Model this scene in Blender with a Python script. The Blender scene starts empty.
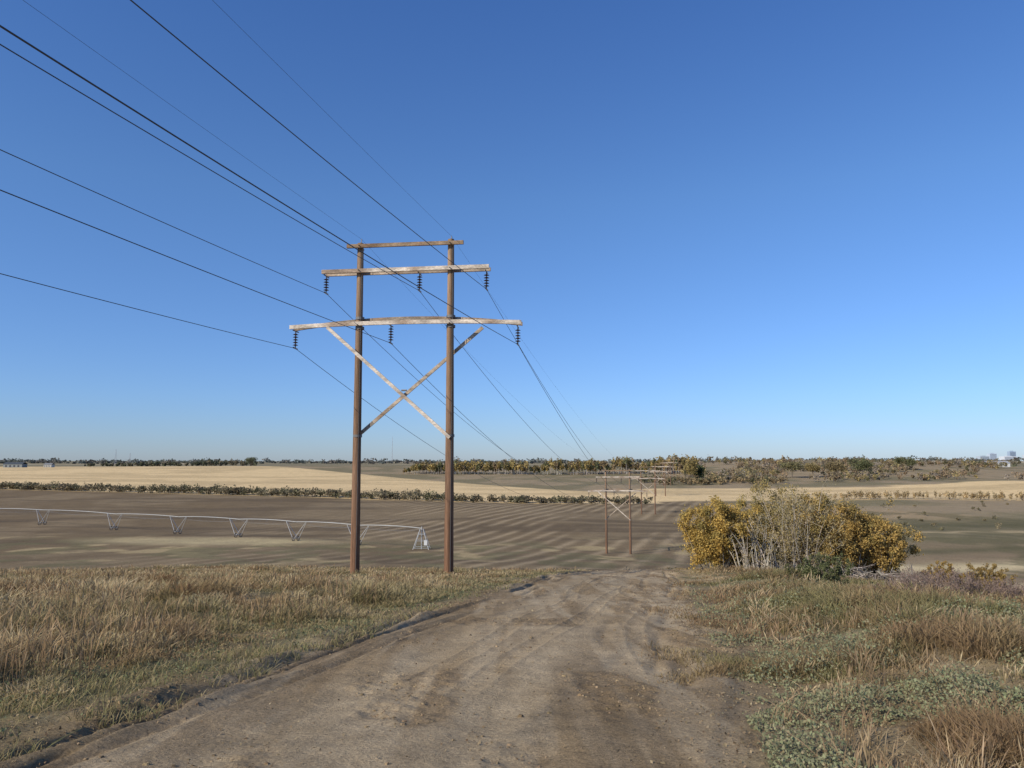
import bpy, math, numpy as np
from mathutils import Vector
rng = np.random.default_rng(7)
scene = bpy.context.scene
COL = scene.collection

# ------------------------------------------------------------------ noise
def _h(ix, iy, s):
    n = ix.astype(np.int64)*374761393 + iy.astype(np.int64)*668265263 + s*974634777
    n = (n ^ (n >> 13)) & 0xffffffff
    n = (n*1274126177) & 0xffffffff
    n = (n ^ (n >> 16)) & 0xffff
    return n/65535.0
def vn(x, y, s=1):
    fx = np.floor(x); fy = np.floor(y)
    u = x-fx; v = y-fy
    u = u*u*u*(u*(u*6-15)+10); v = v*v*v*(v*(v*6-15)+10)
    a = _h(fx, fy, s); b = _h(fx+1, fy, s); c = _h(fx, fy+1, s); d = _h(fx+1, fy+1, s)
    return (a*(1-u)+b*u)*(1-v)+(c*(1-u)+d*u)*v
def fbm(x, y, s=1, o=4):
    t = 0; a = .5; n = 0
    for i in range(o):
        t = t+a*vn(x*2**i+i*17.3, y*2**i-i*9.1, s+i); n += a; a *= .5
    return t/n
def ss(a, b, x):
    t = np.clip((x-a)/(b-a), 0, 1); return t*t*(3-2*t)

# ------------------------------------------------------------------ terrain
pd = [-400,-120,-65,-30,0,10,20,35,45,55,75,100,139,200,270,450,600,900,1500,3000,8000,40000]
pz = [-6,-3.5,-2.4,-1.6,-1.6,-2.55,-3.5,-4.98,-6.15,-7.9,-11.2,-14.3,-16.2,-16.8,-16.7,-15,-12.0,-7.0,-5.2,-4,-3,-3]
_s = np.linspace(math.asinh(-400/20), math.asinh(40000/20), 6000)
_t = np.interp(20*np.sinh(_s), pd, pz)
_k = np.hanning(121); _k /= _k.sum()
_tp = np.convolve(np.pad(_t, 60, mode='edge'), _k, mode='valid')
def P(d): return np.interp(np.arcsinh(d/20), _s, _tp)
def RC(y): return -2.3+.195*y            # road centre line
def Hb(x, y):
    sh = 45*(1-np.exp(-.6*np.clip(x-9, 0, None)/45))*(1-ss(300, 600, y))
    z = P(y+sh)
    amp = ss(2, 30, np.abs(y))
    z = z+(fbm(x/14, y/14, 11, 2)-.5)*.5*amp*(1-ss(60, 150, y)*.5)
    z = z+(fbm(x/55, y/55, 13, 2)-.5)*1.6*ss(110, 170, y)*(1-ss(300,400,y))
    o = x-RC(y)
    z = z+.32*ss(3.4,6.0,o)*(1-ss(8,13,o))*ss(4,10,y)*(1-ss(30,42,y))   # grassy bank right of the road
    z = z+.22*ss(4.2,7.0,-o)*ss(6,14,y)*(1-ss(24,34,y))*fbm(x/5,y/5,15,2)
    far = ss(300, 900, y)
    z = z+(fbm(x/260, y/260, 31, 2)-.5)*3.6*far
    z = z+9.0*np.exp(-((x-330)/190)**2-((y-820)/220)**2)+4*np.exp(-((x-300)/90)**2-((y-430)/60)**2)
    z = z+3.0*np.exp(-((x+260)/240)**2-((y-860)/200)**2)
    z = z+7*np.exp(-((x-1050)/600)**2-((y-1900)/500)**2)+9*ss(2200,4200,y)*ss(.3,.7,fbm(x/1800,y/1500,35,2))
    return z
def offroad(x, y):
    o = np.abs(x-RC(y))
    return ss(3.0, 4.2, o)
def micro(x, y):
    near = 1-ss(40, 70, y)
    return ((fbm(x/.9, y/.9, 21, 3)-.5)*.16+(fbm(x/.2, y/.2, 25, 2)-.5)*.04)*near*offroad(x, y)
def churn(x, y): return ss(.54, .66, fbm(x/1.0, y/1.5, 47, 3))
def road_disp(x, y):
    o = x-RC(y)+(vn(y/7, y*0, 5)-.5)*.5
    z = 0*o
    for ok, w, dp in ((-2.65,.10,.06),(-2.25,.08,.06),(-1.9,.08,.03),(-.9,.32,.025),(.75,.32,.03),(1.45,.12,.022),(2.2,.10,.035),(2.6,.12,.035)):
        wv = (vn(y/5+ok*7, y*0+ok*3, 9)-.5)*.5
        z = z-dp*np.exp(-((o-ok-wv)/w)**2)*ss(.25,.6,vn(y/3+ok, y*0, 14))*1.3
    z = z+.06*np.exp(-((o+2.95+(vn(y/2.2, y*0, 15)-.5)*.4)/.16)**2)*ss(.3,.7,vn(y/1.3, y*0+3, 6))
    z = z+.055*np.exp(-((o+2.45+(vn(y/2.7, y*0, 16)-.5)*.4)/.09)**2)*ss(.3,.7,vn(y/.8, y*0+3, 6))
    z = z+.05*np.exp(-((o-2.9)/.25)**2)*vn(y/1.1, y*0+8, 7)
    for ok,sl in ((-1.5,.06),(-.3,-.035),(.4,.03),(1.9,-.05),(-2.0,.09)):
        c=o-ok-sl*(y-14)-(vn(y/6+ok,y*0,17)-.5)*.9
        z=z-.012*np.exp(-(c/.13)**4)*(.5+.5*np.sin(y*2*np.pi/.2+np.abs(c)*22))*ss(.3,.5,vn(y/6,y*0+ok,18))
        z=z+.010*(np.exp(-((np.abs(c)-.18)/.04)**2))*ss(.3,.5,vn(y/6,y*0+ok,18))
    z = z+(fbm(x/.9, y/.9, 41, 3)-.5)*.05+(fbm(x/.14, y/.2, 45, 2)-.5)*.012
    z = z+churn(x,y)*((fbm(x/.13, y/.13, 49, 2)-.4)*.05+(fbm(x/.4,y/.4,50,2)-.5)*.04)
    return z
def Hsurf(x, y):
    m = 1-offroad(x, y)
    return Hb(x, y)+micro(x, y)+m*road_disp(x, y)

def mix(a, b, t):
    t = np.asarray(t)[..., None]; return a*(1-t)+b*t
def C(*c): return np.array(c, dtype=float)
def ground_color(x, y):
    x = np.asarray(x, float); y = np.asarray(y, float)
    n1 = fbm(x/3, y/3, 61, 3); n2 = fbm(x/.8, y/.8, 65, 3)
    c = np.broadcast_to(C(.26,.19,.10), x.shape+(3,)).copy()
    c = mix(c, C(.16,.14,.065), ss(.5,.65,n1))
    c = mix(c, C(.36,.28,.155), ss(.52,.7,n2)*.7)
    o = x-RC(y)+(n1-.5)*1.1+(n2-.5)*.8
    dirt = mix(np.broadcast_to(C(.30,.215,.118), x.shape+(3,)), C(.38,.285,.17), ss(.4,.62,fbm(x/.9+3, y/6, 71, 3)))
    dirt = mix(dirt, C(.205,.142,.077), churn(x,y)*.65)
    dirt = mix(dirt, C(.45,.35,.22), ss(.5,.64,fbm(x/.35+9, y/3.5, 77, 3))*.5)
    dirt = mix(dirt, C(.21,.148,.082), ss(.55,.66,fbm(x/.28+5, y/4.5, 79, 3))*.55)
    for ok in (-.9,.75):
        wv = (vn(y/5+ok*7, y*0+ok*3, 9)-.5)*.5
        dirt = mix(dirt, C(.44,.34,.21), np.exp(-((x-RC(y)-ok-wv)/.34)**2)*.5)
    oo = x-RC(y)
    dirt = mix(dirt, C(.175,.122,.068), np.exp(-((oo+2.4+(n1-.5))/.35)**2)*.5)
    m = (1-ss(2.6, 3.5, np.abs(o)))*(1-ss(95,125,y))
    c = mix(c, dirt, m)
    c = mix(c, C(.24,.17,.095), ss(2.8,3.4,oo)*(1-ss(4.2,5.6,oo+(n1-.5)*2))*.5*(1-ss(20,30,y)))
    c = mix(c, C(.15,.145,.07), np.exp(-((oo+3.9)/.7)**2)*ss(.35,.6,n2)*(1-ss(40,50,y))*.7)
    # ---- valley
    v = ss(85, 105, y+.4*np.clip(x-9,0,60))
    nf = fbm(x/30, y/45, 81, 4); nf2 = fbm(x/8, y/10, 85, 3)
    yh = np.where(x < 35, 300+(35-x)*.4, 300+(x-35)*.03)
    yb = np.minimum(390+(45-x)*1.5, 1060+(nf-.5)*80)
    plow = mix(np.broadcast_to(C(.168,.120,.066), x.shape+(3,)), C(.205,.150,.084), ss(.4,.62,nf))
    plow = mix(plow, C(.125,.090,.052), ss(.5,.6,fbm(x/90,y/14,93,3))*.8)
    st = x*.95-y*.305+(fbm(x/160, y/160, 87, 2)-.5)*8+(nf2-.5)*.7
    stripe = .5+.5*np.sin(st*2*np.pi/5.0)
    plow = mix(plow, C(.37,.28,.165), stripe**2*.62*ss(.34,.56,fbm(x/25+4,y/30,89,4))*ss(-90,-20,x))
    st2 = x*.35+y*.94+(fbm(x/120, y/120, 88, 2)-.5)*8
    plow = mix(plow, C(.27,.20,.12), (.5+.5*np.sin(st2*2*np.pi/9))**4*.35*(1-ss(-110,-30,x))*ss(.4,.6,nf))
    plow = mix(plow, C(.38,.29,.15), ss(.56,.70,nf2)*ss(108,125,y)*(1-ss(150,185,y))*.8)
    plow = mix(plow, C(.14,.125,.06), ss(.55,.68,fbm(x/6+7,y/8,86,3))*(1-ss(150,175,y))*.6)
    pat = np.exp(-(((x+62)/26)**2+((y-160)/9)**2)**2)
    plow = mix(plow, C(.44,.35,.19), pat*.8)
    right = mix(np.broadcast_to(C(.18,.148,.078), x.shape+(3,)), C(.33,.24,.135), ss(225,250,y+(nf-.5)*40))
    right = mix(right, C(.24,.175,.10), (1-ss(145,160,y+(nf-.5)*30)))
    right = mix(right, C(.54,.43,.24), np.exp(-((y-.12*x-112+(nf-.5)*14)/6)**2))
    right = mix(right, C(.44,.34,.19), np.exp(-((y-.2*x-82+(nf-.5)*10)/3)**2))
    right = mix(right, C(.46,.35,.19), np.exp(-((y-.05*x-178+(nf-.5)*16)/5)**2)*.8)
    right = mix(right, C(.105,.092,.045), np.exp(-((y-.05*x-206+(nf-.5)*16)/7)**2)*.85)
    right = mix(right, C(.10,.092,.042), np.exp(-((y-.1*x-136+(nf-.5)*16)/4)**2)*.7)
    right = mix(right, C(.12,.105,.05), ss(.5,.62,nf2)*.6)
    vc = mix(plow, right, ss(-4, 4, x-(28+.17*y)+(nf-.5)*8))
    stub = mix(np.broadcast_to(C(.65,.475,.245), x.shape+(3,)), C(.52,.38,.195), ss(.45,.65,fbm(x/70,y/22,91,3)))
    vc = mix(vc, stub, ss(-3, 3, y-yh)*(x < 60))
    br = mix(np.broadcast_to(C(.29,.22,.13), x.shape+(3,)), C(.20,.165,.09), ss(.4,.6,nf))
    vc = mix(vc, br, ss(-5, 5, y-yb))
    vc = mix(vc, stub*1.02, ss(-4,4,y-318)*(1-ss(-6,6,y-430-(nf-.5)*40))*ss(-6,6,x-(.15*y)))
    vc = mix(vc, br, ss(-6,6,y-445)*(x > 0)*ss(-5,5,y-yb))
    vc = mix(vc, stub, ss(780,800,y)*(1-ss(930,960,y))*ss(.50,.51,x/np.maximum(y,1))*(1-ss(.56,.575,x/np.maximum(y,1))))
    vc = mix(vc, C(.20,.175,.105), ss(1080,1300,y)*.7)
    vc = mix(vc, C(.42,.34,.21), ss(.55,.62,fbm(x/500, y/600, 95, 2))*ss(1300,1500,y)*.7)
    return mix(c, vc, v)

# ------------------------------------------------------------------ mesh helpers
def make_mesh(name, V, loops, starts, mats, color=None, smooth=False, matidx=None):
    me = bpy.data.meshes.new(name)
    V = np.asarray(V, np.float32)
    me.vertices.add(len(V)); me.vertices.foreach_set('co', V.ravel())
    loops = np.asarray(loops, np.int32); starts = np.asarray(starts, np.int32)
    me.loops.add(len(loops)); me.loops.foreach_set('vertex_index', loops)
    me.polygons.add(len(starts)); me.polygons.foreach_set('loop_start', starts)
    if matidx is not None: me.polygons.foreach_set('material_index', np.asarray(matidx, np.int32))
    for m in mats: me.materials.append(m)
    if color is not None:
        a = me.attributes.new('Col', 'FLOAT_COLOR', 'POINT')
        c = np.ones((len(V), 4), np.float32); c[:, :3] = color
        a.data.foreach_set('color', c.ravel())
    me.update(calc_edges=True)
    me.polygons.foreach_set('use_smooth', np.full(len(starts), smooth))
    me.validate()
    ob = bpy.data.objects.new(name, me); COL.objects.link(ob)
    return ob
def quads(name, V, Q, mats, **k):
    Q = np.asarray(Q, np.int64)
    return make_mesh(name, V, Q.ravel(), np.arange(len(Q))*4, mats, **k)
def grid_faces(nr, nc):
    i = np.arange(nr-1)[:, None]*nc+np.arange(nc-1)[None, :]
    i = i.ravel(); return np.stack([i, i+1, i+nc+1, i+nc], 1)

class Geo:
    def __init__(s): s.V=[]; s.C=[]; s.Q=[]; s.n=0
    def add(s, V, Q, c):
        V=np.asarray(V,float); s.V.append(V); s.Q.append(np.asarray(Q)+s.n)
        c=np.asarray(c,float); s.C.append(np.broadcast_to(c,(len(V),3)).copy() if c.ndim==1 else c); s.n+=len(V)
    def tubes(s, P0, P1, r0, r1, c, k=4):
        P0=np.asarray(P0,float).reshape(-1,3); P1=np.asarray(P1,float).reshape(-1,3); N=len(P0)
        if N == 0: return
        d=P1-P0; d/=np.linalg.norm(d,axis=1,keepdims=True)+1e-9
        ref=np.where(np.abs(d[:,2:3])>.9, C(1,0,0), C(0,0,1))
        a=np.cross(d,ref); a/=np.linalg.norm(a,axis=1,keepdims=True); b=np.cross(d,a)
        r0=np.broadcast_to(r0,(N,)); r1=np.broadcast_to(r1,(N,))
        th=np.arange(k)*2*np.pi/k
        off=a[:,None]*np.cos(th)[None,:,None]+b[:,None]*np.sin(th)[None,:,None]
        V=np.concatenate([P0[:,None]+off*r0[:,None,None], P1[:,None]+off*r1[:,None,None]],1).reshape(-1,3)
        base=(np.arange(N)*2*k)[:,None]; j=np.arange(k); j2=(j+1)%k
        Q=np.stack([base+j, base+j2, base+k+j2, base+k+j],2).reshape(-1,4)
        c=np.asarray(c,float)
        if c.ndim==2: c=np.repeat(c,2*k,axis=0)
        if k==4:
            Q=np.concatenate([Q, base+np.array([3,2,1,0]), base+np.array([4,5,6,7])],0)
        s.add(V,Q,c)
    def box(s, c0, ax, ay, az, col):
        c0=np.array(c0,float); ax=np.array(ax,float); ay=np.array(ay,float); az=np.array(az,float)
        V=[c0+sx*ax+sy*ay+sz*az for sz in(-1,1) for sy in(-1,1) for sx in(-1,1)]
        s.add(V,[[0,2,3,1],[4,5,7,6],[0,1,5,4],[2,6,7,3],[0,4,6,2],[1,3,7,5]],col)
    def leaves(s, P0, size, col, flat=0.0):
        N=len(P0); 
        if N==0: return
        a=rng.normal(size=(N,3)); a/=np.linalg.norm(a,axis=1,keepdims=True)
        b=rng.normal(size=(N,3)); b[:,2]*=1-flat; b-=a*(a*b).sum(1,keepdims=True); b/=np.linalg.norm(b,axis=1,keepdims=True)
        sz=np.broadcast_to(size,(N,))[:,None]*rng.uniform(.6,1.3,(N,1))
        a=a*sz; b=b*sz*.62
        V=np.stack([P0-a,P0+b-a*.1,P0+a,P0-b-a*.1],1).reshape(-1,3)
        Q=np.arange(N*4).reshape(N,4)
        col=np.asarray(col,float)
        if col.ndim==2: col=np.repeat(col,4,axis=0)
        s.add(V,Q,col)
    def obj(s, name, mats, smooth=False):
        return quads(name, np.concatenate(s.V), np.concatenate(s.Q), mats, color=np.concatenate(s.C), smooth=smooth)

# ------------------------------------------------------------------ materials
def newmat(name):
    m=bpy.data.materials.new(name); m.use_nodes=True; nt=m.node_tree; nt.nodes.clear(); return m,nt
def N(nt,t,**k):
    n=nt.nodes.new(t)
    for a,b in k.items(): setattr(n,a,b)
    return n
def noise(nt, co, scale, detail=4, rough=.6):
    n=N(nt,'ShaderNodeTexNoise'); n.inputs['Scale'].default_value=scale; n.inputs['Detail'].default_value=detail
    n.inputs['Roughness'].default_value=rough; nt.links.new(co,n.inputs['Vector']); return n.outputs['Fac']
def rangen(nt, v, a, b, c, d):
    n=N(nt,'ShaderNodeMapRange'); nt.links.new(v,n.inputs[0])
    for i,x in enumerate((a,b,c,d)): n.inputs[i+1].default_value=x
    return n.outputs[0]
def mul(nt,a,b):
    n=N(nt,'ShaderNodeMath',operation='MULTIPLY'); nt.links.new(a,n.inputs[0]); nt.links.new(b,n.inputs[1]); return n.outputs[0]
def scalecol(nt,c,f):
    n=N(nt,'ShaderNodeVectorMath',operation='SCALE'); nt.links.new(c,n.inputs[0]); nt.links.new(f,n.inputs['Scale']); return n.outputs[0]

def mat_ground():
    m,nt=newmat('terrain_soil_and_stubble')
    tc=N(nt,'ShaderNodeTexCoord').outputs['Object']
    at=N(nt,'ShaderNodeAttribute',attribute_name='Col').outputs['Color']
    f=mul(nt, rangen(nt,noise(nt,tc,34,6,.75),.3,.7,.58,1.42), rangen(nt,noise(nt,tc,2.3,5,.65),.3,.7,.80,1.20))
    f=mul(nt,f,rangen(nt,noise(nt,tc,.18,4,.6),.3,.7,.88,1.12))
    col=scalecol(nt,at,f)
    b=N(nt,'ShaderNodeBsdfPrincipled'); b.inputs['Roughness'].default_value=.95
    b.inputs['Specular IOR Level'].default_value=.08
    nt.links.new(col,b.inputs['Base Color'])
    bm=N(nt,'ShaderNodeBump'); bm.inputs['Strength'].default_value=.85; bm.inputs['Distance'].default_value=.045
    nt.links.new(noise(nt,tc,14,8,.75),bm.inputs['Height']); nt.links.new(bm.outputs[0],b.inputs['Normal'])
    o=N(nt,'ShaderNodeOutputMaterial'); nt.links.new(b.outputs[0],o.inputs[0]); return m
def mat_leaf(name, trans=.3):
    m,nt=newmat(name)
    at=N(nt,'ShaderNodeAttribute',attribute_name='Col').outputs['Color']
    tc=N(nt,'ShaderNodeTexCoord').outputs['Object']
    col=scalecol(nt,at,rangen(nt,noise(nt,tc,6,3),.3,.7,.85,1.15))
    d=N(nt,'ShaderNodeBsdfDiffuse'); t=N(nt,'ShaderNodeBsdfTranslucent'); mx=N(nt,'ShaderNodeMixShader')
    mx.inputs[0].default_value=trans
    nt.links.new(col,d.inputs[0]); nt.links.new(col,t.inputs[0])
    nt.links.new(d.outputs[0],mx.inputs[1]); nt.links.new(t.outputs[0],mx.inputs[2])
    o=N(nt,'ShaderNodeOutputMaterial'); nt.links.new(mx.outputs[0],o.inputs[0]); return m
def mat_vc(name, rough=.7, metal=0, sc=(3,3,.5), amt=.3, bump=.3, nscale=6, spec=.3):
    m,nt=newmat(name)
    at=N(nt,'ShaderNodeAttribute',attribute_name='Col').outputs['Color']
    tc=N(nt,'ShaderNodeTexCoord').outputs['Object']
    mp=N(nt,'ShaderNodeMapping'); mp.inputs['Scale'].default_value=sc; nt.links.new(tc,mp.inputs[0])
    f=noise(nt,mp.outputs[0],nscale,6,.7)
    f2=noise(nt,mp.outputs[0],nscale*.15,3,.6)
    k=mul(nt,rangen(nt,f,.3,.7,1-amt,1+amt),rangen(nt,f2,.35,.65,1-amt*.6,1+amt*.6))
    b=N(nt,'ShaderNodeBsdfPrincipled'); b.inputs['Roughness'].default_value=rough; b.inputs['Metallic'].default_value=metal
    b.inputs['Specular IOR Level'].default_value=spec
    nt.links.new(scalecol(nt,at,k),b.inputs['Base Color'])
    if bump:
        bm=N(nt,'ShaderNodeBump'); bm.inputs['Strength'].default_value=bump; bm.inputs['Distance'].default_value=.02
        nt.links.new(f,bm.inputs['Height']); nt.links.new(bm.outputs[0],b.inputs['Normal'])
    o=N(nt,'ShaderNodeOutputMaterial'); nt.links.new(b.outputs[0],o.inputs[0]); return m
M_ground=mat_ground(); M_grass=mat_leaf('dry_grass_blades',.35); M_leaf=mat_leaf('leaf_foliage',.35)
M_pole=mat_vc('creosote_pole_wood',.85,0,(9,9,.35),.5,.6,5,.15)
M_arm=mat_vc('weathered_timber',.85,0,(2,6,6),.45,.4,4,.15)
M_ins=mat_vc('glazed_porcelain',.25,0,(1,1,1),.1,0,5,.5)
M_wire=mat_vc('aluminium_conductor',.5,.6,(1,1,1),.1,0,5)
M_bark=mat_vc('grey_bark',.9,0,(4,4,1),.3,0,5,.1)
M_galv=mat_vc('galvanised_steel',.6,.2,(1,1,1),.1,0,2)
M_wall=mat_vc('building_wall',.8,0,(1,1,1),.08,0,.5)

# ------------------------------------------------------------------ ground sheet
rows=list(np.linspace(-400,-20,30))+list(np.linspace(-18,1.8,45))
d=2.0
while d<52: rows.append(d); d+=max(.045,.0075*d)
while d<105: rows.append(d); d*=1.012
while True:
    d=d*1.0055 if d<1100 else d*1.025
    rows.append(d)
    if d>30000: break
rows=np.array(rows); u=np.linspace(-1,1,721)
cu=np.sign(u)*np.abs(u)**1.8
w=30+1.6*np.abs(rows)
X=RC(np.clip(rows,-20,60))[:,None]*.8+w[:,None]*cu[None,:]; Y=np.repeat(rows[:,None],len(u),1)
Z=Hb(X,Y)+micro(X,Y)
o=np.abs(X-RC(Y)); Z-= .30*(1-ss(3.1,3.7,o))*(1-ss(100,112,Y))*(Y>-28)
quads('ground', np.stack([X,Y,Z],2).reshape(-1,3), grid_faces(len(rows),len(u)), [M_ground], color=ground_color(X,Y).reshape(-1,3), smooth=True)
# ------------------------------------------------------------------ dirt road
rr=list(np.linspace(-25,1.5,60)); d=1.8
while d<113: rr.append(d); d+=max(.026,.0040*d)
rr=np.array(rr); oo=np.linspace(-4.3,4.3,301)
Y=np.repeat(rr[:,None],len(oo),1); X=RC(Y)+oo[None,:]
Z=Hb(X,Y)+micro(X,Y)+(1-offroad(X,Y))*road_disp(X,Y)+.004
e=np.abs(oo)[None,:]; Z-=.14*ss(3.75,4.25,e+0*Y)
quads('dirt_road', np.stack([X,Y,Z],2).reshape(-1,3), grid_faces(len(rr),len(oo)), [M_ground], color=ground_color(X,Y).reshape(-1,3), smooth=True)

# ------------------------------------------------------------------ grass
def blades(name, x, y, h, w, cb, ct, plume=0., lean=.35, seg=3, wind=(.25,.1)):
    n=len(x); z=Hsurf(x,y)-.03
    th=rng.uniform(0,2*np.pi,n); L=np.abs(rng.normal(0,lean,n))*h
    lx=np.cos(th)*L+wind[0]*h*.5; ly=np.sin(th)*L+wind[1]*h*.5
    ph=rng.uniform(0,np.pi,n); wx=np.cos(ph)*w; wy=np.sin(ph)*w*.6
    ts=[0,.5,.8,1.0]; ws=[.6,.5,.5+plume,.12]
    V=np.zeros((n,8,3),np.float32); Cc=np.zeros((n,8,3),np.float32)
    for i,(t,wt) in enumerate(zip(ts,ws)):
        px=x+lx*t**1.8; py=y+ly*t**1.8; pz=z+h*t*(1-.12*t)
        V[:,2*i]=np.stack([px-wx*wt,py-wy*wt,pz],1); V[:,2*i+1]=np.stack([px+wx*wt,py+wy*wt,pz],1)
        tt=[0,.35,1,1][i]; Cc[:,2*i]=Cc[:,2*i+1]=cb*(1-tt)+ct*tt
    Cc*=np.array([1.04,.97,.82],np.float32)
    b=(np.arange(n)*8)[:,None,None]; q=np.array([[0,1,3,2],[2,3,5,4],[4,5,7,6]])[None]
    return quads(name, V.reshape(-1,3), (b+q).reshape(-1,4), [M_grass], color=Cc.reshape(-1,3))
def sample(n, y0, y1, r0, r1):
    y=y0*(y1/y0)**rng.random(n); r=rng.uniform(r0,r1,n); return r*y+rng.normal(0,.3,n), y
def jit(c, n, a=.22): return np.asarray(c)*rng.uniform(1-a,1+a,(n,1))*rng.uniform(.96,1.04,(n,3))
# tall dry grass, left of road
x,y=sample(560000,3.5,62,-.95,.16)
edge=-6.4+.23*y+(fbm(x/1.5,y/1.5,101,2)-.5)*2.2
cov=ss(.38,.58,fbm(x/.9,y/.9,103,3)); tall=ss(.40,.60,fbm(x/2.6,y/2.2,104,3))
k=(x<edge)&(rng.random(len(x))<.15+.85*cov); x=x[k];y=y[k];edge=edge[k];cov=cov[k];tall=tall[k];n=len(x)
cl=fbm(x/1.0,y/1.0,105,3); dst=edge-x
lt=np.clip(np.exp(-dst/1.8)*.5*ss(.4,.6,cl)+ss(.50,.62,fbm(x/1.5,y/1.1,107,4))*.9+ss(22,30,y)*ss(.4,.6,cl)*.3,0,1)
h=(.10+.22*tall+.36*cl*cl)*rng.uniform(.35,1.35,n)*(.4+.6*ss(0,1.5,dst))*(1-.5*ss(18,30,y))*(.5+.5*cov)
red=ss(.40,.56,fbm(x/3.5,y/2.6,113,3))
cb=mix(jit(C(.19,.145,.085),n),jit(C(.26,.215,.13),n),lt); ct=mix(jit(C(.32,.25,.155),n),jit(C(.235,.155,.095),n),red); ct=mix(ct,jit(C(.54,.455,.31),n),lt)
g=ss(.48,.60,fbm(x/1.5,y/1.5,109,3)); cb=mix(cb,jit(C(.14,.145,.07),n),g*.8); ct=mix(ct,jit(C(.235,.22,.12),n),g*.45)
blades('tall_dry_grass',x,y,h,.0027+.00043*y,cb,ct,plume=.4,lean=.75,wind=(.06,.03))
# scattered taller seed stalks
x,y=sample(17000,4,50,-.95,.16); k=(x<-6.9+.23*y)&(rng.random(len(x))<ss(.46,.62,fbm(x/1.6,y/1.6,117,3))); x=x[k];y=y[k];n=len(x)
blades('seed_stalks',x,y,rng.uniform(.35,.75,n)*(1-.5*ss(18,30,y)),.0018+.00032*y,jit(C(.22,.16,.10),n),jit(C(.34,.25,.165),n,.35),plume=1.1,lean=.3,wind=(.1,.05))
# short verge grass, left
x,y=sample(210000,2.2,48,-1.0,.2)
oo=x-RC(y); k=(oo<-2.7+(vn(x*1.5,y*1.5,3)-.5)*1.0)&(oo>-6.2)&(rng.random(len(x))<ss(.40,.6,fbm(x/.5,y/.5,111,3))+.05); x=x[k];y=y[k];n=len(x)
lt=rng.random(n)**1.1
blades('verge_grass',x,y,rng.uniform(.04,.18,n),.0035+.0006*y,mix(jit(C(.13,.135,.07),n),jit(C(.25,.2,.13),n),lt),mix(jit(C(.21,.225,.12),n),jit(C(.42,.35,.22),n),lt),lean=.7)
# right-hand bank, short mixed grass
x,y=sample(720000,2.2,60,-.05,1.0)
oo=x-RC(y); cl=fbm(x/.7,y/.7,121,3)
k=(oo>2.2+(fbm(x/1.0,y/1.0,123,2)-.5)*2.4)&(rng.random(len(x))<ss(.34,.62,cl)*ss(1.8,4.0,oo)+.10); x=x[k];y=y[k];oo=oo[k];cl=cl[k];n=len(x)
big=fbm(x/1.9,y/1.9,125,3)
gr=ss(.43,.57,fbm(x/1.8,y/1.8,127,3))
h=(.05+.26*ss(.45,.7,big))*rng.uniform(.4,1.4,n)*(.4+.6*ss(3,6,oo))
lt=rng.random(n)
cb=mix(jit(C(.20,.155,.095),n),jit(C(.13,.14,.065),n),gr); ct=mix(jit(C(.45,.365,.235),n),jit(C(.25,.19,.11),n),lt); ct=mix(ct,jit(C(.225,.23,.12),n),gr*.65)
red=ss(.46,.58,fbm(x/2.0,y/2.0,129,3)); ct=mix(ct,jit(C(.23,.15,.10),n),red*.6)
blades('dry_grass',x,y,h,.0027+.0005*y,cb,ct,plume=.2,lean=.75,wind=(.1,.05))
# pale tufts
x=[];y=[];hs=[];cs=[]
for i in range(900):
    cy=3.0*(46/3.0)**rng.random(); cx=cy*rng.uniform(-.95,.95)
    if -5.6 < cx-RC(cy)<3.3: continue
    m=int(45); x.append(cx+rng.normal(0,.07+.007*cy,m)); y.append(cy+rng.normal(0,.07+.007*cy,m)); hs.append(np.full(m,rng.uniform(.1,.42))); cs.append(np.full(m,rng.random()))
x=np.concatenate(x);y=np.concatenate(y);hs=np.concatenate(hs);cs=np.concatenate(cs);n=len(x)
blades('grass_tuft',x,y,hs*rng.uniform(.5,1.2,n)*(1-.4*ss(20,32,y)),.0028+.0005*y,jit(C(.25,.19,.12),n),mix(jit(C(.54,.45,.31),n),jit(C(.25,.165,.11),n),cs),plume=.4,lean=.6)
# low leafy weeds (sage green)
g=Geo()
x,y=sample(240000,2.3,26,.12,1.0)
k=(x-RC(y)>3.0)&(rng.random(len(x))<ss(.43,.55,fbm(x/.7,y/.7,131,4))*(1-ss(9,26,y)*.7)); x=x[k];y=y[k];n=len(x)
hh=rng.random(n)**1.3*(.05+.25*ss(.5,.8,fbm(x/.7,y/.7,131,4)))
g.leaves(np.stack([x,y,Hsurf(x,y)+hh],1), .010+.0008*y, mix(jit(C(.26,.275,.15),n,.3),jit(C(.36,.30,.18),n),rng.random(n)**3))
x,y=sample(80000,2.3,34,-1.0,.1); oo=x-RC(y)
k=(oo<-2.8)&(oo>-5.4)&(rng.random(len(x))<ss(.48,.6,fbm(x/.7,y/.7,133,3))); x=x[k];y=y[k];n=len(x)
g.leaves(np.stack([x,y,Hsurf(x,y)+rng.random(n)**1.5*.12],1), .010+.0009*y, jit(C(.20,.21,.11),n,.3))
g.obj('sage_weeds',[M_leaf])
x,y=sample(42000,2.2,30,-.9,.75); oo=x-RC(y)
k=(rng.random(len(x))<.06+.9*ss(1.9,3.2,np.abs(oo)))&(np.abs(oo)<6); x=x[k];y=y[k];n=len(x)
g=Geo(); g.leaves(np.stack([x,y,Hsurf(x,y)+.012],1), .007+.0010*y, mix(jit(C(.42,.33,.20),n,.3),jit(C(.16,.11,.065),n,.3),rng.random(n)), flat=.8)
g.obj('plant_litter',[M_leaf])
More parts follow.
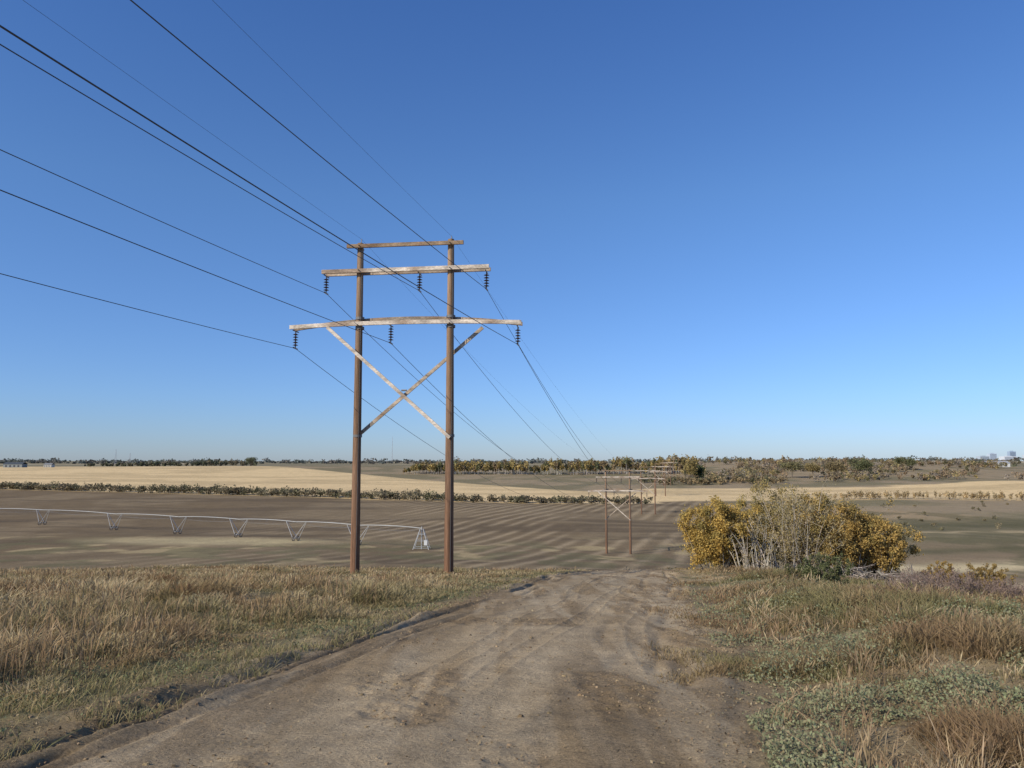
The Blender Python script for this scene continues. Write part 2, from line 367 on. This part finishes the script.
# clods and gravel
g=Geo(); m=26000
y=2.2*(26/2.2)**rng.random(m); off=np.where(rng.random(m)<.4, rng.normal(2.9,.7,m)*np.sign(rng.random(m)-.42), rng.uniform(-3.2,3.2,m)); x=RC(y)+off
k=(rng.random(m)<.12+.88*churn(x,y)); x=x[k];y=y[k];m=len(x)
s=np.minimum(rng.gamma(1.5,.0035,m),.024)+.0025+.0002*y
Pc=np.stack([x,y,Hsurf(x,y)+s*.2],1)
ico=np.array([[-1,-1,-.7],[1,-1,-.7],[1,1,-.7],[-1,1,-.7],[-.55,-.6,.6],[.6,-.5,.5],[.5,.6,.65],[-.6,.5,.5]])
th=rng.uniform(0,6.28,m); ct_,st_=np.cos(th),np.sin(th)
V=ico[None]*s[:,None,None]*rng.uniform(.6,1.2,(m,8,3)); V=np.stack([V[...,0]*ct_[:,None]-V[...,1]*st_[:,None],V[...,0]*st_[:,None]+V[...,1]*ct_[:,None],V[...,2]],2)+Pc[:,None]
q=np.array([[0,3,2,1],[4,5,6,7],[0,1,5,4],[1,2,6,5],[2,3,7,6],[3,0,4,7]])
g.add(V.reshape(-1,3),((np.arange(m)*8)[:,None,None]+q[None]).reshape(-1,4),np.repeat(jit(C(.29,.21,.12),m,.3),8,axis=0))
g.obj('gravel',[M_ground])

# ------------------------------------------------------------------ shrubs
def shrub(name, cx, cy, rx, ry, H, nst, leafn, leafsz, lc, barkc, spread=.5, sub=9, r0=.03, lean=(0,0), leafstart=.15, kids=2, hv=.75, tw=.34):
    g=Geo(); P0=[];P1=[];R0=[];R1=[];tips=[]
    for s in range(nst):
        a=rng.uniform(0,6.283); rr_=math.sqrt(rng.random())
        bx=cx+rx*.65*rr_*math.cos(a); by=cy+ry*.65*rr_*math.sin(a)
        p=np.array([bx,by,float(Hsurf(np.array([bx]),np.array([by]))[0])-.08])
        L=H*rng.uniform(hv,1.0)*(1-.35*rr_**2); dr=np.array([math.cos(a)*spread*rr_+lean[0],math.sin(a)*spread*rr_+lean[1],1.0])+rng.normal(0,.1,3)
        pr=p
        r=r0*rng.uniform(.6,1.2); K=6
        for i in range(K):
            dr=dr/np.linalg.norm(dr); dr=dr+rng.normal(0,.1,3)
            q=pr+dr/np.linalg.norm(dr)*L/K; ra=r*(1-i/K*.85); rb=r*(1-(i+1)/K*.85)
            P0.append(pr);P1.append(q);R0.append(ra);R1.append(rb)
            if i>=1 or leafstart==0:
                for b in range(max(1,sub//5)):
                    t=rng.random(); st=pr+(q-pr)*t; bd=rng.normal(0,1,3); bd[2]=abs(bd[2])*.8+.35; bd/=np.linalg.norm(bd)
                    bl=L*rng.uniform(.12,tw)*(1-.5*i/K); m1=st+bd*bl*.5; b2=bd+rng.normal(0,.3,3)+C(0,0,.25); b2/=np.linalg.norm(b2); e1=m1+b2*bl*.5
                    P0+= [st,m1];P1+=[m1,e1];R0+=[rb*.5,rb*.35];R1+=[rb*.35,rb*.15]
                    for c in range(kids):
                        b3=b2+rng.normal(0,.5,3); b3/=np.linalg.norm(b3); e2=m1+b3*bl*.5
                        P0.append(m1);P1.append(e2);R0.append(rb*.28);R1.append(rb*.1)
                        if i/K>=leafstart: tips.append((m1,e2))
                    if i/K>=leafstart: tips.append((m1,e1))
            pr=q
    R0=np.maximum(np.array(R0),.005); R1=np.maximum(np.array(R1),.004)
    n=len(P0); g.tubes(P0,P1,R0,R1,jit(barkc,n,.25),k=3)
    nb=len(np.concatenate(g.Q))
    if leafn:
        A=np.array([t[0] for t in tips]);B=np.array([t[1] for t in tips])
        wgt=rng.random(len(A))**1.2+.1; wgt/=wgt.sum()
        i=rng.choice(len(A),leafn,p=wgt); t=rng.random((leafn,1))*1.15
        pts=A[i]+(B[i]-A[i])*t+rng.normal(0,.11*H/4,(leafn,3))
        hue=fbm(pts[:,0]*1.1+pts[:,2],pts[:,1]*1.1+pts[:,2]*.6,141,2)
        tipc=rng.uniform(0,1,len(A))[i]
        col=mix(np.broadcast_to(lc[0],(leafn,3)),np.broadcast_to(lc[1],(leafn,3)),np.clip(ss(.35,.65,hue)*.7+tipc*.4,0,1))
        if len(lc)>2: col=mix(col,np.broadcast_to(lc[2],(leafn,3)),(tipc>.8)*.8)
        col=col*rng.uniform(.7,1.2,(leafn,1))
        g.leaves(pts,leafsz,col)
    ob=g.obj(name,[M_bark,M_leaf])
    idx=np.zeros(len(ob.data.polygons),np.int32); idx[nb:]=1
    ob.data.polygons.foreach_set('material_index',idx); return ob
YL=[C(.60,.41,.12),C(.47,.33,.10),C(.33,.27,.10)]
YO=[C(.53,.36,.12),C(.40,.29,.11),C(.28,.23,.09)]
GB=C(.30,.26,.20)
shrub('yellow_shrub', 10.1,38.3,1.2,1.2,3.8,34,34000,.05,YL,GB,spread=.28)
shrub('yellow_shrub', 11.4,39.6,1.4,1.3,4.0,28,24000,.05,YL,GB,spread=.25)
shrub('yellow_shrub', 15.9,38.2,1.7,1.5,4.5,36,38000,.05,YO,GB,spread=.30)
shrub('yellow_shrub', 17.9,38.4,1.4,1.4,3.9,32,34000,.05,YO,GB,spread=.30)
shrub('yellow_shrub', 16.8,40.4,1.9,1.4,4.7,28,26000,.05,YO,GB,spread=.30)
shrub('yellow_shrub', 14.2,41.0,1.8,1.4,5.3,28,26000,.05,[C(.46,.35,.14),C(.36,.28,.11)],GB,spread=.28)
shrub('bare_shrub', 11.7,36.9,1.5,1.0,3.1,30,1500,.04,[C(.42,.33,.15),C(.33,.26,.12)],C(.46,.40,.32),spread=.16,sub=9,r0=.036,kids=1,tw=.22)
shrub('bare_shrub', 13.8,37.4,1.5,1.1,4.8,40,9000,.04,[C(.44,.35,.18),C(.36,.29,.14)],C(.44,.38,.30),spread=.22,sub=9,r0=.032,kids=2,tw=.25)
shrub('orange_shrub', 19.0,34.0,.9,.8,1.3,26,6000,.035,[C(.46,.30,.09),C(.34,.23,.08)],GB*.8,spread=.4,r0=.015)
shrub('orange_shrub', 20.4,33.2,.8,.7,1.5,22,5500,.035,[C(.42,.29,.10),C(.32,.22,.08)],GB*.8,spread=.4,r0=.015)
shrub('green_shrub', 8.9,22.0,.7,.6,1.1,28,8000,.026,[C(.15,.165,.075),C(.21,.215,.10)],C(.2,.16,.12),spread=.4,r0=.012,leafstart=0)
shrub('green_shrub', 9.9,26.5,.7,.6,.7,16,2500,.03,[C(.16,.16,.07),C(.22,.2,.09)],C(.2,.16,.12),spread=.5,r0=.012,leafstart=0)
for cx,cy,rx,H in ((9.6,17.2,1.5,.85),(11.2,17.4,1.3,.8),(10.6,19.4,1.7,.85),(8.0,16.2,.9,.5),(12.6,18.6,1.4,.8)):
    shrub('purple_weed_patch',cx,cy,rx,.9,H,80,2600,.018,[C(.23,.16,.125),C(.31,.23,.17)],C(.22,.16,.13),spread=.4,sub=9,r0=.008,leafstart=.0)
# brush pile of dead grey limbs
g=Geo(); P0=[];P1=[];R0=[];R1=[]
for i in range(200):
    t=rng.random(); cx=14.2+t*5.4+rng.normal(0,.4); cy=35.3-t*1.4+rng.normal(0,.6)
    L=rng.uniform(.4,2.2)*rng.uniform(.5,1.1); a=rng.uniform(0,6.283) if rng.random()<.65 else rng.normal(-.3,.5); el=rng.normal(.12,.4)
    dv=np.array([math.cos(a)*math.cos(el),math.sin(a)*math.cos(el),math.sin(el)])
    z=float(Hsurf(np.array([cx]),np.array([cy]))[0])+abs(rng.normal(.02,.22))*(1.2-abs(t-.4))*ss(0,.2,1-t)+.02
    p=np.array([cx,cy,z])-dv*L/2; r=rng.uniform(.008,.035)*(1.8 if rng.random()<.12 else 1)
    bend=rng.normal(0,.14,3); mid=p+dv*L*.5+bend
    for s0,s1,ra,rb in ((p,mid,r,r*.75),(mid,p+dv*L,r*.75,r*.35)):
        P0.append(s0);P1.append(s1);R0.append(ra);R1.append(rb)
    for b in range(4):
        bd=dv+rng.normal(0,.8,3); bd/=np.linalg.norm(bd); s0=mid+dv*rng.uniform(-.2,.3)*L
        P0.append(s0);P1.append(s0+bd*L*.3);R0.append(r*.4);R1.append(r*.15)
g.tubes(P0,P1,R0,R1,jit(C(.24,.205,.17),len(P0),.5),k=4); g.obj('brush_pile',[M_bark])

# ------------------------------------------------------------------ distant trees
def treemass(name, trees, lpt, lsz, colors, trunk=C(.25,.22,.19), crown0=.25):
    g=Geo(); n=len(trees); T=np.array(trees)
    z=Hb(T[:,0],T[:,1])
    tr=np.stack([T[:,0],T[:,1],z-.3],1); top=tr+np.stack([rng.normal(0,.3,n),rng.normal(0,.3,n),T[:,2]*.9],1)
    g.tubes(tr,top,T[:,2]*.013+.05,T[:,2]*.003,jit(trunk,n),k=3)
    pick=rng.integers(0,len(colors),n); tc=np.array(colors)[pick]*rng.uniform(.8,1.2,(n,1))
    lob=6; lc=rng.normal(0,1,(n,lob,3)); lc/=np.linalg.norm(lc,axis=2,keepdims=True); lc*=rng.uniform(.25,.75,(n,lob,1))
    i=np.repeat(np.arange(n),lpt); l=rng.integers(0,lob,n*lpt)
    q=rng.normal(0,1,(n*lpt,3)); q/=np.linalg.norm(q,axis=1,keepdims=True); q*=rng.random((n*lpt,1))**.4*.48
    p=lc[i,l]+q
    px=T[i,0]+p[:,0]*T[i,3]*.5; py=T[i,1]+p[:,1]*T[i,3]*.5
    hz=T[i,2]; pz=z[i]+hz*(crown0+(1-crown0)*.5)+p[:,2]*hz*(1-crown0)*.5
    col=tc[i]*(rng.uniform(.75,1.2,(n,lob))[i,l])[:,None]*rng.uniform(.8,1.2,(len(i),1))
    g.leaves(np.stack([px,py,pz],1), lsz, col); return g.obj(name,[M_leaf])
def scatter(n, f):
    return [f() for _ in range(n)]
U=rng.uniform
def hed():
    x=U(-520,52); y=304+(35-x)*.4+rng.normal(0,2.6); h=U(2.4,4.8)*(1.05-.25*(x>-30)); return (x,y,h,h*1.5)
treemass('hedgerow',scatter(900,hed),46,.5,[C(.20,.175,.11),C(.22,.185,.115),C(.165,.155,.09),C(.25,.20,.125)],crown0=.0)
def clumpy(t,k,s):  # probability of trees along a belt
    return float(vn(np.array([t*k]),np.array([0.5]),s)[0])
def wood():
    while True:
        t=rng.random()
        if rng.random()<.25+1.1*clumpy(t,12,201): break
    x=-95+t*250; y=655+rng.random()*45-t*25; h=U(9,17)*(.5+.5*min(1,t*3))*(.45+.75*clumpy(t,17,203)); return (x,y,h,h*.45)
treemass('aspen_wood',scatter(480,wood),70,.85,[C(.26,.21,.09),C(.38,.285,.11),C(.17,.17,.085),C(.29,.215,.12),C(.43,.325,.13)],trunk=C(.5,.47,.42),crown0=.25)
def wood2():
    x=U(85,175); y=U(470,520); h=U(3,6); return (x,y,h,h*1.3)
treemass('shrub_thicket',scatter(110,wood2),46,.7,[C(.26,.195,.11),C(.32,.24,.13),C(.18,.165,.09)],crown0=.02)
def belt():
    while True:
        t=rng.random(); y=U(490,780)
        if rng.random()<1.6*(float(vn(np.array([t*9.]),np.array([y/90]),205)[0])-.25): break
    x=y*(.22+t*.5); h=U(3,8)*(.5+1.0*clumpy(t,14,207)); return (x,y,h,h*1.05)
treemass('tree_belt',scatter(620,belt),56,.7,[C(.27,.21,.13),C(.31,.225,.14),C(.18,.165,.09),C(.38,.30,.14),C(.31,.26,.20)],trunk=C(.3,.26,.22),crown0=.05)
def rowr():
    t=rng.random(); y=322+rng.normal(0,1.5); x=y*(.42+t*.42); h=U(2.5,4.2); return (x,y,h,h*.6)
treemass('orchard_row',scatter(200,rowr),50,.3,[C(.46,.34,.18),C(.40,.31,.18),C(.50,.39,.22)],trunk=C(.4,.35,.28),crown0=.1)
def sc():
    y=U(150,300); x=y*U(.45,.9); h=U(.6,1.8); return (x,y,h,h*1.5)
treemass('scattered_bushes',scatter(50,sc),60,.2,[C(.24,.195,.11),C(.30,.235,.13),C(.19,.165,.09)],crown0=0)
def far1():
    t=rng.random(); y=U(1080,1180); x=y*(-.56+t*.235); h=U(6,14)*(.35+.65*t); return (x,y,h,h*.9)
treemass('distant_treeline',scatter(120,far1),40,1.5,[C(.14,.145,.09),C(.17,.16,.10),C(.2,.17,.11)],crown0=.05)
def far2():
    y=U(1900,3200); x=y*U(-.95,.95); h=U(5,15)*(.5+.8*rng.random()); return (x,y,h,h*2.2)
treemass('distant_treeline',scatter(1300,far2),22,3.4,[C(.15,.165,.145),C(.18,.18,.155),C(.21,.19,.16)],crown0=0)  # distance haze painted into these bluer, greyer leaf colours
def far3():
    y=U(900,1600); x=y*U(.2,.9); h=U(5,11)*(.5+1.0*rng.random()**3); return (x,y,h,h*1.1)
treemass('distant_treeline',scatter(420,far3),34,1.6,[C(.19,.17,.11),C(.22,.18,.12),C(.16,.16,.10),C(.28,.22,.14)],crown0=.02)
def bigtree(name,x,y,h,w,col):
    g=Geo(); z=float(Hb(np.array([x]),np.array([y]))[0]); b=np.array([x,y,z-.2]); 
    g.tubes([b],[b+C(0,0,h*.6)],h*.025,h*.01,C(.2,.17,.14),k=4)
    for i in range(9):
        a=U(0,6.28); s=b+C(0,0,h*U(.25,.6)); e=s+C(math.cos(a)*w*.35,math.sin(a)*w*.35,h*U(.1,.28)); g.tubes([s],[e],h*.009,h*.003,C(.2,.17,.14),k=4)
        m=130; g.leaves(e+np.clip(rng.normal(0,1,(m,3)),-1.6,1.6)*C(w*.13,w*.13,h*.08),.55,jit(np.array(col)*U(.7,1.2),m,.25))
    m=300; g.leaves(b+C(0,0,h*.6)+np.clip(rng.normal(0,1,(m,3)),-1.6,1.6)*C(w*.2,w*.2,h*.14),.55,jit(col,m,.3))
    return g.obj(name,[M_leaf])
bigtree('poplar_tree',118,505,15,8,C(.33,.26,.11))
bigtree('poplar_tree',125,510,13,8,C(.12,.13,.06))
bigtree('poplar_tree',205,560,14,15,C(.20,.18,.09))
bigtree('poplar_tree',222,565,13,12,C(.28,.22,.10))
bigtree('poplar_tree',255,560,16,16,C(.15,.155,.075))
bigtree('poplar_tree',243,575,13,14,C(.24,.19,.10))
bigtree('poplar_tree',330,640,13,15,C(.16,.16,.08))
bigtree('poplar_tree',-370,1080,15,18,C(.13,.135,.075))

# ------------------------------------------------------------------ H-frame power structures
ANG=math.radians(-6.5); EX=np.array([math.cos(ANG),math.sin(ANG),0]); EY=np.array([-math.sin(ANG),math.cos(ANG),0]); EZ=C(0,0,1)
SP=2.14; HT=15.1
def parent_to(ob, e):
    ob.parent=e
def hframe(cx, cy):
    e=bpy.data.objects.new('power_pylon',None); COL.objects.link(e)
    def gz(px,py): return float(Hb(np.array([px]),np.array([py]))[0])
    O=np.array([cx,cy,0.]); zb=gz(cx,cy)
    z0=(-4.92 if cy==34.5 else zb)
    top=z0+HT
    def L(u,v,z): return O+EX*u+EY*v+EZ*z
    for i,sx in enumerate((-1,1)):
        g=Geo(); b=L(sx*SP,0,0); b[2]=gz(b[0],b[1])-.6; K=12; k=18
        th=np.arange(k)*2*np.pi/k
        V=[];zz=np.linspace(b[2],top+(.05 if sx>0 else 0),K); wob=np.cumsum(rng.normal(0,.006,(K,2)),0)
        for j in range(K):
            r=.215-.07*j/(K-1); V.append(np.stack([b[0]+wob[j,0]+r*np.cos(th),b[1]+wob[j,1]+r*np.sin(th),np.full(k,zz[j])],1))
        rr_=np.arange(K-1)[:,None]*k; j=np.arange(k)[None]; j2=(j+1)%k
        Q=np.stack([rr_+j,rr_+j2,rr_+k+j2,rr_+k+j],2).reshape(-1,4)
        t=np.repeat(np.linspace(0,1,K),k)
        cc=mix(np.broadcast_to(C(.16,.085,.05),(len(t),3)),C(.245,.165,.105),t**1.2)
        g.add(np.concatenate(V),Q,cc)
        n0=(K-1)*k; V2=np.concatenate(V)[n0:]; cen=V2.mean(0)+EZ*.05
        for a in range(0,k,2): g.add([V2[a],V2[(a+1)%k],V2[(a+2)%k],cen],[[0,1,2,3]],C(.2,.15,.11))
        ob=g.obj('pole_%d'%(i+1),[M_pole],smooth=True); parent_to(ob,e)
    def beam(name,p,q,hw,hh,col,mat=M_arm,seg=16,sagx=0):
        g=Geo(); p=np.array(p);q=np.array(q); d=(q-p); ln=np.linalg.norm(d); d/=ln
        s=np.cross(d,EZ); s/=np.linalg.norm(s); uu=np.cross(s,d)
        V=[];cs=[]
        for j in range(seg+1):
            t=j/seg; c0=p+(q-p)*t+uu*(-sagx*4*t*(1-t))
            cj=mix(col*rng.uniform(.85,1.15),C(.24,.15,.09),np.array(float(rng.random()<.22)*.7))
            for a,b_ in ((-1,-1),(1,-1),(1,1),(-1,1)): V.append(c0+s*hw*a+uu*hh*b_); cs.append(cj)
        Q=[]
        for j in range(seg):
            for a in range(4): Q.append([j*4+a,j*4+(a+1)%4,j*4+4+(a+1)%4,j*4+4+a])
        Q+=[[3,2,1,0],[seg*4,seg*4+1,seg*4+2,seg*4+3]]
        g.add(V,Q,np.array(cs)); ob=g.obj(name,[mat]); parent_to(ob,e)
    zt=top-.2; zu=top-1.36; zl=top-3.92
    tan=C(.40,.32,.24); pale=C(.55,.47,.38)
    beam('top_crossarm',L(-2.75,-.27,zt),L(2.75,-.27,zt+.02),.06,.085,C(.27,.19,.12))
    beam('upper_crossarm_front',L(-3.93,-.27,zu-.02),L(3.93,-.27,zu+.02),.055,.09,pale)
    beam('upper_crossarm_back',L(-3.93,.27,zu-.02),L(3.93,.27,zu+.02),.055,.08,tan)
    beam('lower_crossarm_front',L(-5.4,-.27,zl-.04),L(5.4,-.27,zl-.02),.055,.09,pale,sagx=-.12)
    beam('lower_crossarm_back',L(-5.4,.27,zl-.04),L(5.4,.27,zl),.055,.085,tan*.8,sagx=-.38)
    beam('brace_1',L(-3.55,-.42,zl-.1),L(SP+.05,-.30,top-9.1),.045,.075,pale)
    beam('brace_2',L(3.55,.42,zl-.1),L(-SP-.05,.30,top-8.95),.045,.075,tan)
    g=Geo(); st=C(.22,.21,.2)
    for sx in (-1,1):
        for z in (zt,zu,zl):
            g.tubes([L(sx*SP,-.4,z)],[L(sx*SP,.4,z)],.025,.025,st,k=6)
        for z in (top-9.0,zl-.1,zl+.35):
            g.tubes([L(sx*SP,0,z-.06)],[L(sx*SP,0,z+.06)],.205,.205,st*.7,k=16)
        g.tubes([L(sx*SP,0,top-.35)],[L(sx*SP,0,top+.22)],.03,.02,st,k=6)
        g.tubes([L(sx*SP+.1,-.19,z0+.1)],[L(sx*SP+.1,-.17,top-.3)],.012,.012,st*.6,k=4)
    g.tubes([L(0,0,top-6.93)-EX*.12],[L(0,0,top-6.93)+EX*.12],.045,.045,st,k=6)
    ob=g.obj('steel_hardware',[M_galv]); parent_to(ob,e)
    att=[]
    for (u,zz) in ((-3.8,zu),(.66,zu),(3.78,zu),(-5.22,zl-.02),(-.66,zl+.15),(5.22,zl-.02)):
        g=Geo(); zz=zz-.02; drk=C(.05,.032,.03)
        zend=zz-.95
        g.tubes([L(u,-.32,zz-.14)],[L(u,.32,zz-.14)],.03,.03,C(.2,.2,.2),k=6)
        g.tubes([L(u,0,zz-.12)],[L(u,0,zend)],.028,.028,drk,k=6)
        for j in range(5):
            zc=zz-.26-j*.125
            g.tubes([L(u,0,zc)],[L(u,0,zc-.045)],.045,.13,drk,k=14); g.tubes([L(u,0,zc-.045)],[L(u,0,zc-.065)],.13,.05,drk*1.2,k=14)
        dirv=np.array([.23,1,-.08]); g.tubes([L(u,0,zend)-dirv*.18],[L(u,0,zend)+dirv*.18],.035,.035,C(.3,.3,.3),k=6)
        ob=g.obj('insulator_string',[M_ins],smooth=False); parent_to(ob,e)
        att.append(L(u,0,zend))
    for sx in (-1,1): att.append(L(sx*SP,0,top+.2))
    return att
cen=[(-4.92+.23*t,34.5+t) for t in (-100,0,105,210,320,430,545)]
A=[hframe(cx,cy) for cx,cy in cen]
g=Geo()
for s in range(len(A)-1):
    for i in range(8):
        a,b=A[s][i],A[s+1][i]
        S=3.5
        if s==0: S=(1.12,1.36,1.2,1.28,.88,1.42,1,1)[i]
        if i>=6: S*=.45
        K=48; t=np.linspace(0,1,K+1)[:,None]
        pts=a+(b-a)*t; pts[:,2]-=(4*S*t*(1-t))[:,0]
        r=.0120 if i<6 else .0042
        g.tubes(pts[:-1],pts[1:],r,r,C(.09,.09,.095),k=6)
g.obj('power_lines',[M_wire])

# ------------------------------------------------------------------ centre-pivot irrigation
g=Geo(); st=C(.36,.36,.35)
def gz(px,py): return float(Hb(np.array([px]),np.array([py]))[0])
a=np.array([-17.2,147.,0]); dv=np.array([-126,66.,0]); ln=np.linalg.norm(dv); dn=dv/ln; pn=np.array([-dn[1],dn[0],0])
ss_=[0,.108,.223,.341,.478,.639,.845,1.06,1.28,1.5,1.75]
pz_=[]
for s in ss_:
    p=a+dv*s; pz_.append(np.array([p[0],p[1],gz(p[0],p[1])+3.9]))
for j in range(len(ss_)-1):
    p,q=pz_[j],pz_[j+1]; K=8
    t=np.linspace(0,1,K+1)[:,None]; arc=p+(q-p)*t; arc[:,2]+=(.9*t*(1-t))[:,0]
    g.tubes(arc[:-1],arc[1:],.08,.08,st,k=6)
    low=arc.copy(); low[1:-1,2]-=.95*(4*t*(1-t))[1:-1,0]**.6
    for sgn in (-1,1):
        lo=low.copy(); lo[1:-1]+=pn*.45*sgn
        g.tubes(lo[:-1],lo[1:],.012,.012,st*.6,k=4); g.tubes(arc[1:-1],lo[1:-1],.012,.012,st*.6,k=4)
for j,s in enumerate(ss_):
    if j==0: continue
    c=pz_[j]; gd=c[2]-3.9
    for sgn in (-1,1):
        w0=c+pn*.7*sgn; w0[2]=gz(w0[0],w0[1])+.5
        for e in (-1,1): g.tubes([w0+dn*.2*e],[c+dn*2.7*e+pn*.1*sgn],.055,.045,st*1.3,k=5)
        th=np.arange(16)*2*np.pi/16
        ring=w0-EZ*.05+np.stack([np.cos(th)*pn[0],np.cos(th)*pn[1],np.sin(th)],1)*.42
        g.tubes(ring,np.roll(ring,-1,axis=0),.08,.08,C(.12,.10,.08),k=6)
        for q_ in ring[::4]: g.tubes([w0-EZ*.05],[q_],.03,.03,st*.6,k=4)
    b0=c-pn*.7; b1=c+pn*.7; b0[2]=b1[2]=gd+.55
    g.tubes([b0],[b1],.07,.07,st,k=5)
c=pz_[0]; gd=c[2]-3.9
for sx in (-1,1):
    for sy in (-1,1): g.tubes([np.array([c[0]+sx*1.5,c[1]+sy*1.5,gd])],[np.array([c[0]+sx*.3,c[1]+sy*.3,gd+3.8])],.06,.05,st*1.4,k=5)
for z,w_ in ((.3,1.4),(1.6,1.0),(2.8,.62)):
    cs=[np.array([c[0]+sx*w_,c[1]+sy*w_,gd+z]) for sx,sy in ((-1,-1),(1,-1),(1,1),(-1,1))]
    for i in range(4): g.tubes([cs[i]],[cs[(i+1)%4]],.04,.04,st*1.2,k=5)
g.tubes([np.array([c[0],c[1],gd])],[np.array([c[0],c[1],gd+4.2])],.12,.12,st,k=8)
g.box((c[0]+.9,c[1]-1.2,gd+1.3),(.3,0,0),(0,.2,0),(0,0,.45),C(.7,.7,.67))
g.obj('irrigation_pivot',[M_galv])

# ------------------------------------------------------------------ distant buildings
def farm(x,y,w,dp,h,wallc,roofc):
    e=bpy.data.objects.new('farm_building',None); COL.objects.link(e); z=gz(x,y)
    g=Geo(); g.box((x,y,z+h/2),(w/2,0,0),(0,dp/2,0),(0,0,h/2),wallc); ob=g.obj('walls',[M_wall]); ob.parent=e
    g=Geo(); r=h*.55; o_=.5; A_=[[x-w/2-o_,y-dp/2-o_,z+h],[x+w/2+o_,y-dp/2-o_,z+h],[x+w/2+o_,y,z+h+r],[x-w/2-o_,y,z+h+r],[x-w/2-o_,y+dp/2+o_,z+h],[x+w/2+o_,y+dp/2+o_,z+h]]
    g.add(A_,[[0,1,2,3],[3,2,5,4],[0,3,4,4],[1,5,2,2]],roofc); ob=g.obj('roof',[M_wall]); ob.parent=e
    g=Geo()
    for i in range(4): g.box((x-w*.35+i*w*.22,y-dp/2-.03,z+h*.42),(w*.05,0,0),(0,.03,0),(0,0,h*.3),C(.06,.06,.07))
    ob=g.obj('doors_and_windows',[M_wall]); ob.parent=e
farm(-588,905,22,10,4,C(.20,.22,.22),C(.06,.07,.08))
farm(-560,925,9,7,3.2,C(.45,.45,.42),C(.2,.2,.2))
farm(560,885,26,12,4.5,C(.6,.6,.56),C(.35,.35,.35))
for (x,y,w,h,c) in ((2960,4800,60,40,C(.40,.46,.52)),(3080,4900,45,56,C(.45,.52,.6)),(3150,4850,80,38,C(.55,.58,.62)),(3240,4950,40,70,C(.32,.40,.5)),(3320,4900,60,48,C(.5,.53,.56)),(3420,5000,50,78,C(.36,.44,.52)),(3550,5000,60,60,C(.45,.47,.5))):
    e=bpy.data.objects.new('office_tower',None); COL.objects.link(e); z=gz(x,y)
    g=Geo(); g.box((x,y,z+h/2),(w/2,0,0),(0,w/3,0),(0,0,h/2),c); g.box((x,y,z+h+2),(w/5,0,0),(0,w/6,0),(0,0,2),c*.8); ob=g.obj('walls',[M_wall]); ob.parent=e
    g=Geo()
    for k_ in range(int(h/4)-1): g.box((x,y-w/3-.1,z+4+k_*4),(w*.45,0,0),(0,.15,0),(0,0,.9),C(.12,.15,.19))
    ob=g.obj('window_bands',[M_wall]); ob.parent=e
def mast(name,x,y,h,w):
    g=Geo(); z=gz(x,y); c=C(.4,.4,.42)
    for sx,sy in ((-1,-1),(1,-1),(0,1)): g.tubes([[x+sx*w,y+sy*w,z]],[[x+sx*w*.2,y+sy*w*.2,z+h]],.22,.12,c,k=4)
    for i in range(12):
        t=i/12; t2=(i+1)/12; f=w*(1-.8*t); f2=w*(1-.8*t2)
        g.tubes([[x-f,y-f,z+h*t]],[[x+f2,y-f2,z+h*t2]],.1,.1,c,k=4); g.tubes([[x+f,y-f,z+h*t]],[[x-f2,y-f2,z+h*t2]],.1,.1,c,k=4)
    g.obj(name,[M_galv])
mast('radio_mast',-830,1600,32,2.2); mast('radio_mast',-400,2550,88,1.2); mast('radio_mast',-780,1560,24,1.8)

# ------------------------------------------------------------------ light, sky, camera
el=math.radians(31); sv=np.array([-.80,-.60]); sv/=np.linalg.norm(sv)
S=Vector((sv[0]*math.cos(el),sv[1]*math.cos(el),math.sin(el)))
sun=bpy.data.lights.new('sun','SUN'); sun.energy=5.0; sun.angle=math.radians(.53); sun.color=(1,.92,.78)
so=bpy.data.objects.new('sun',sun); COL.objects.link(so); so.rotation_euler=(-S).to_track_quat('-Z','Y').to_euler()
wd=bpy.data.worlds.new('World'); scene.world=wd; wd.use_nodes=True; nt=wd.node_tree
bg=nt.nodes['Background']; sk=nt.nodes.new('ShaderNodeTexSky'); sk.sky_type='NISHITA'; sk.sun_disc=False
sk.sun_elevation=el; sk.sun_rotation=math.atan2(S.x,S.y); sk.altitude=700; sk.air_density=1.0; sk.dust_density=.4; sk.ozone_density=2.5
tcw=nt.nodes.new('ShaderNodeTexCoord'); sep=nt.nodes.new('ShaderNodeSeparateXYZ'); nt.links.new(tcw.outputs['Generated'],sep.inputs[0])
rmp=nt.nodes.new('ShaderNodeValToRGB'); nt.links.new(sep.outputs['Z'],rmp.inputs[0])
E=rmp.color_ramp.elements
E[0].position=0; E[0].color=(.315,.39,.60,1)
E[1].position=.56; E[1].color=(.33,.52,.80,1)
for p,c in ((.08,(.34,.45,.67,1)),(.33,(.395,.55,.74,1))):
    q_=E.new(p); q_.color=c
mx=nt.nodes.new('ShaderNodeVectorMath'); mx.operation='MULTIPLY'; nt.links.new(sk.outputs[0],mx.inputs[0]); nt.links.new(rmp.outputs[0],mx.inputs[1])
sc_=nt.nodes.new('ShaderNodeVectorMath'); sc_.operation='SCALE'; sc_.inputs['Scale'].default_value=2.0; nt.links.new(mx.outputs[0],sc_.inputs[0])
nt.links.new(sc_.outputs[0],bg.inputs[0]); bg.inputs[1].default_value=.10
cam=bpy.data.cameras.new('camera'); cam.sensor_width=36; cam.lens=26.72; cam.clip_start=.1; cam.clip_end=80000
co=bpy.data.objects.new('camera',cam); COL.objects.link(co); co.location=(0,0,0); co.rotation_euler=(math.radians(95.86),0,0)
scene.camera=co
scene.view_settings.view_transform='Standard'; scene.view_settings.look='None'; scene.view_settings.exposure=0
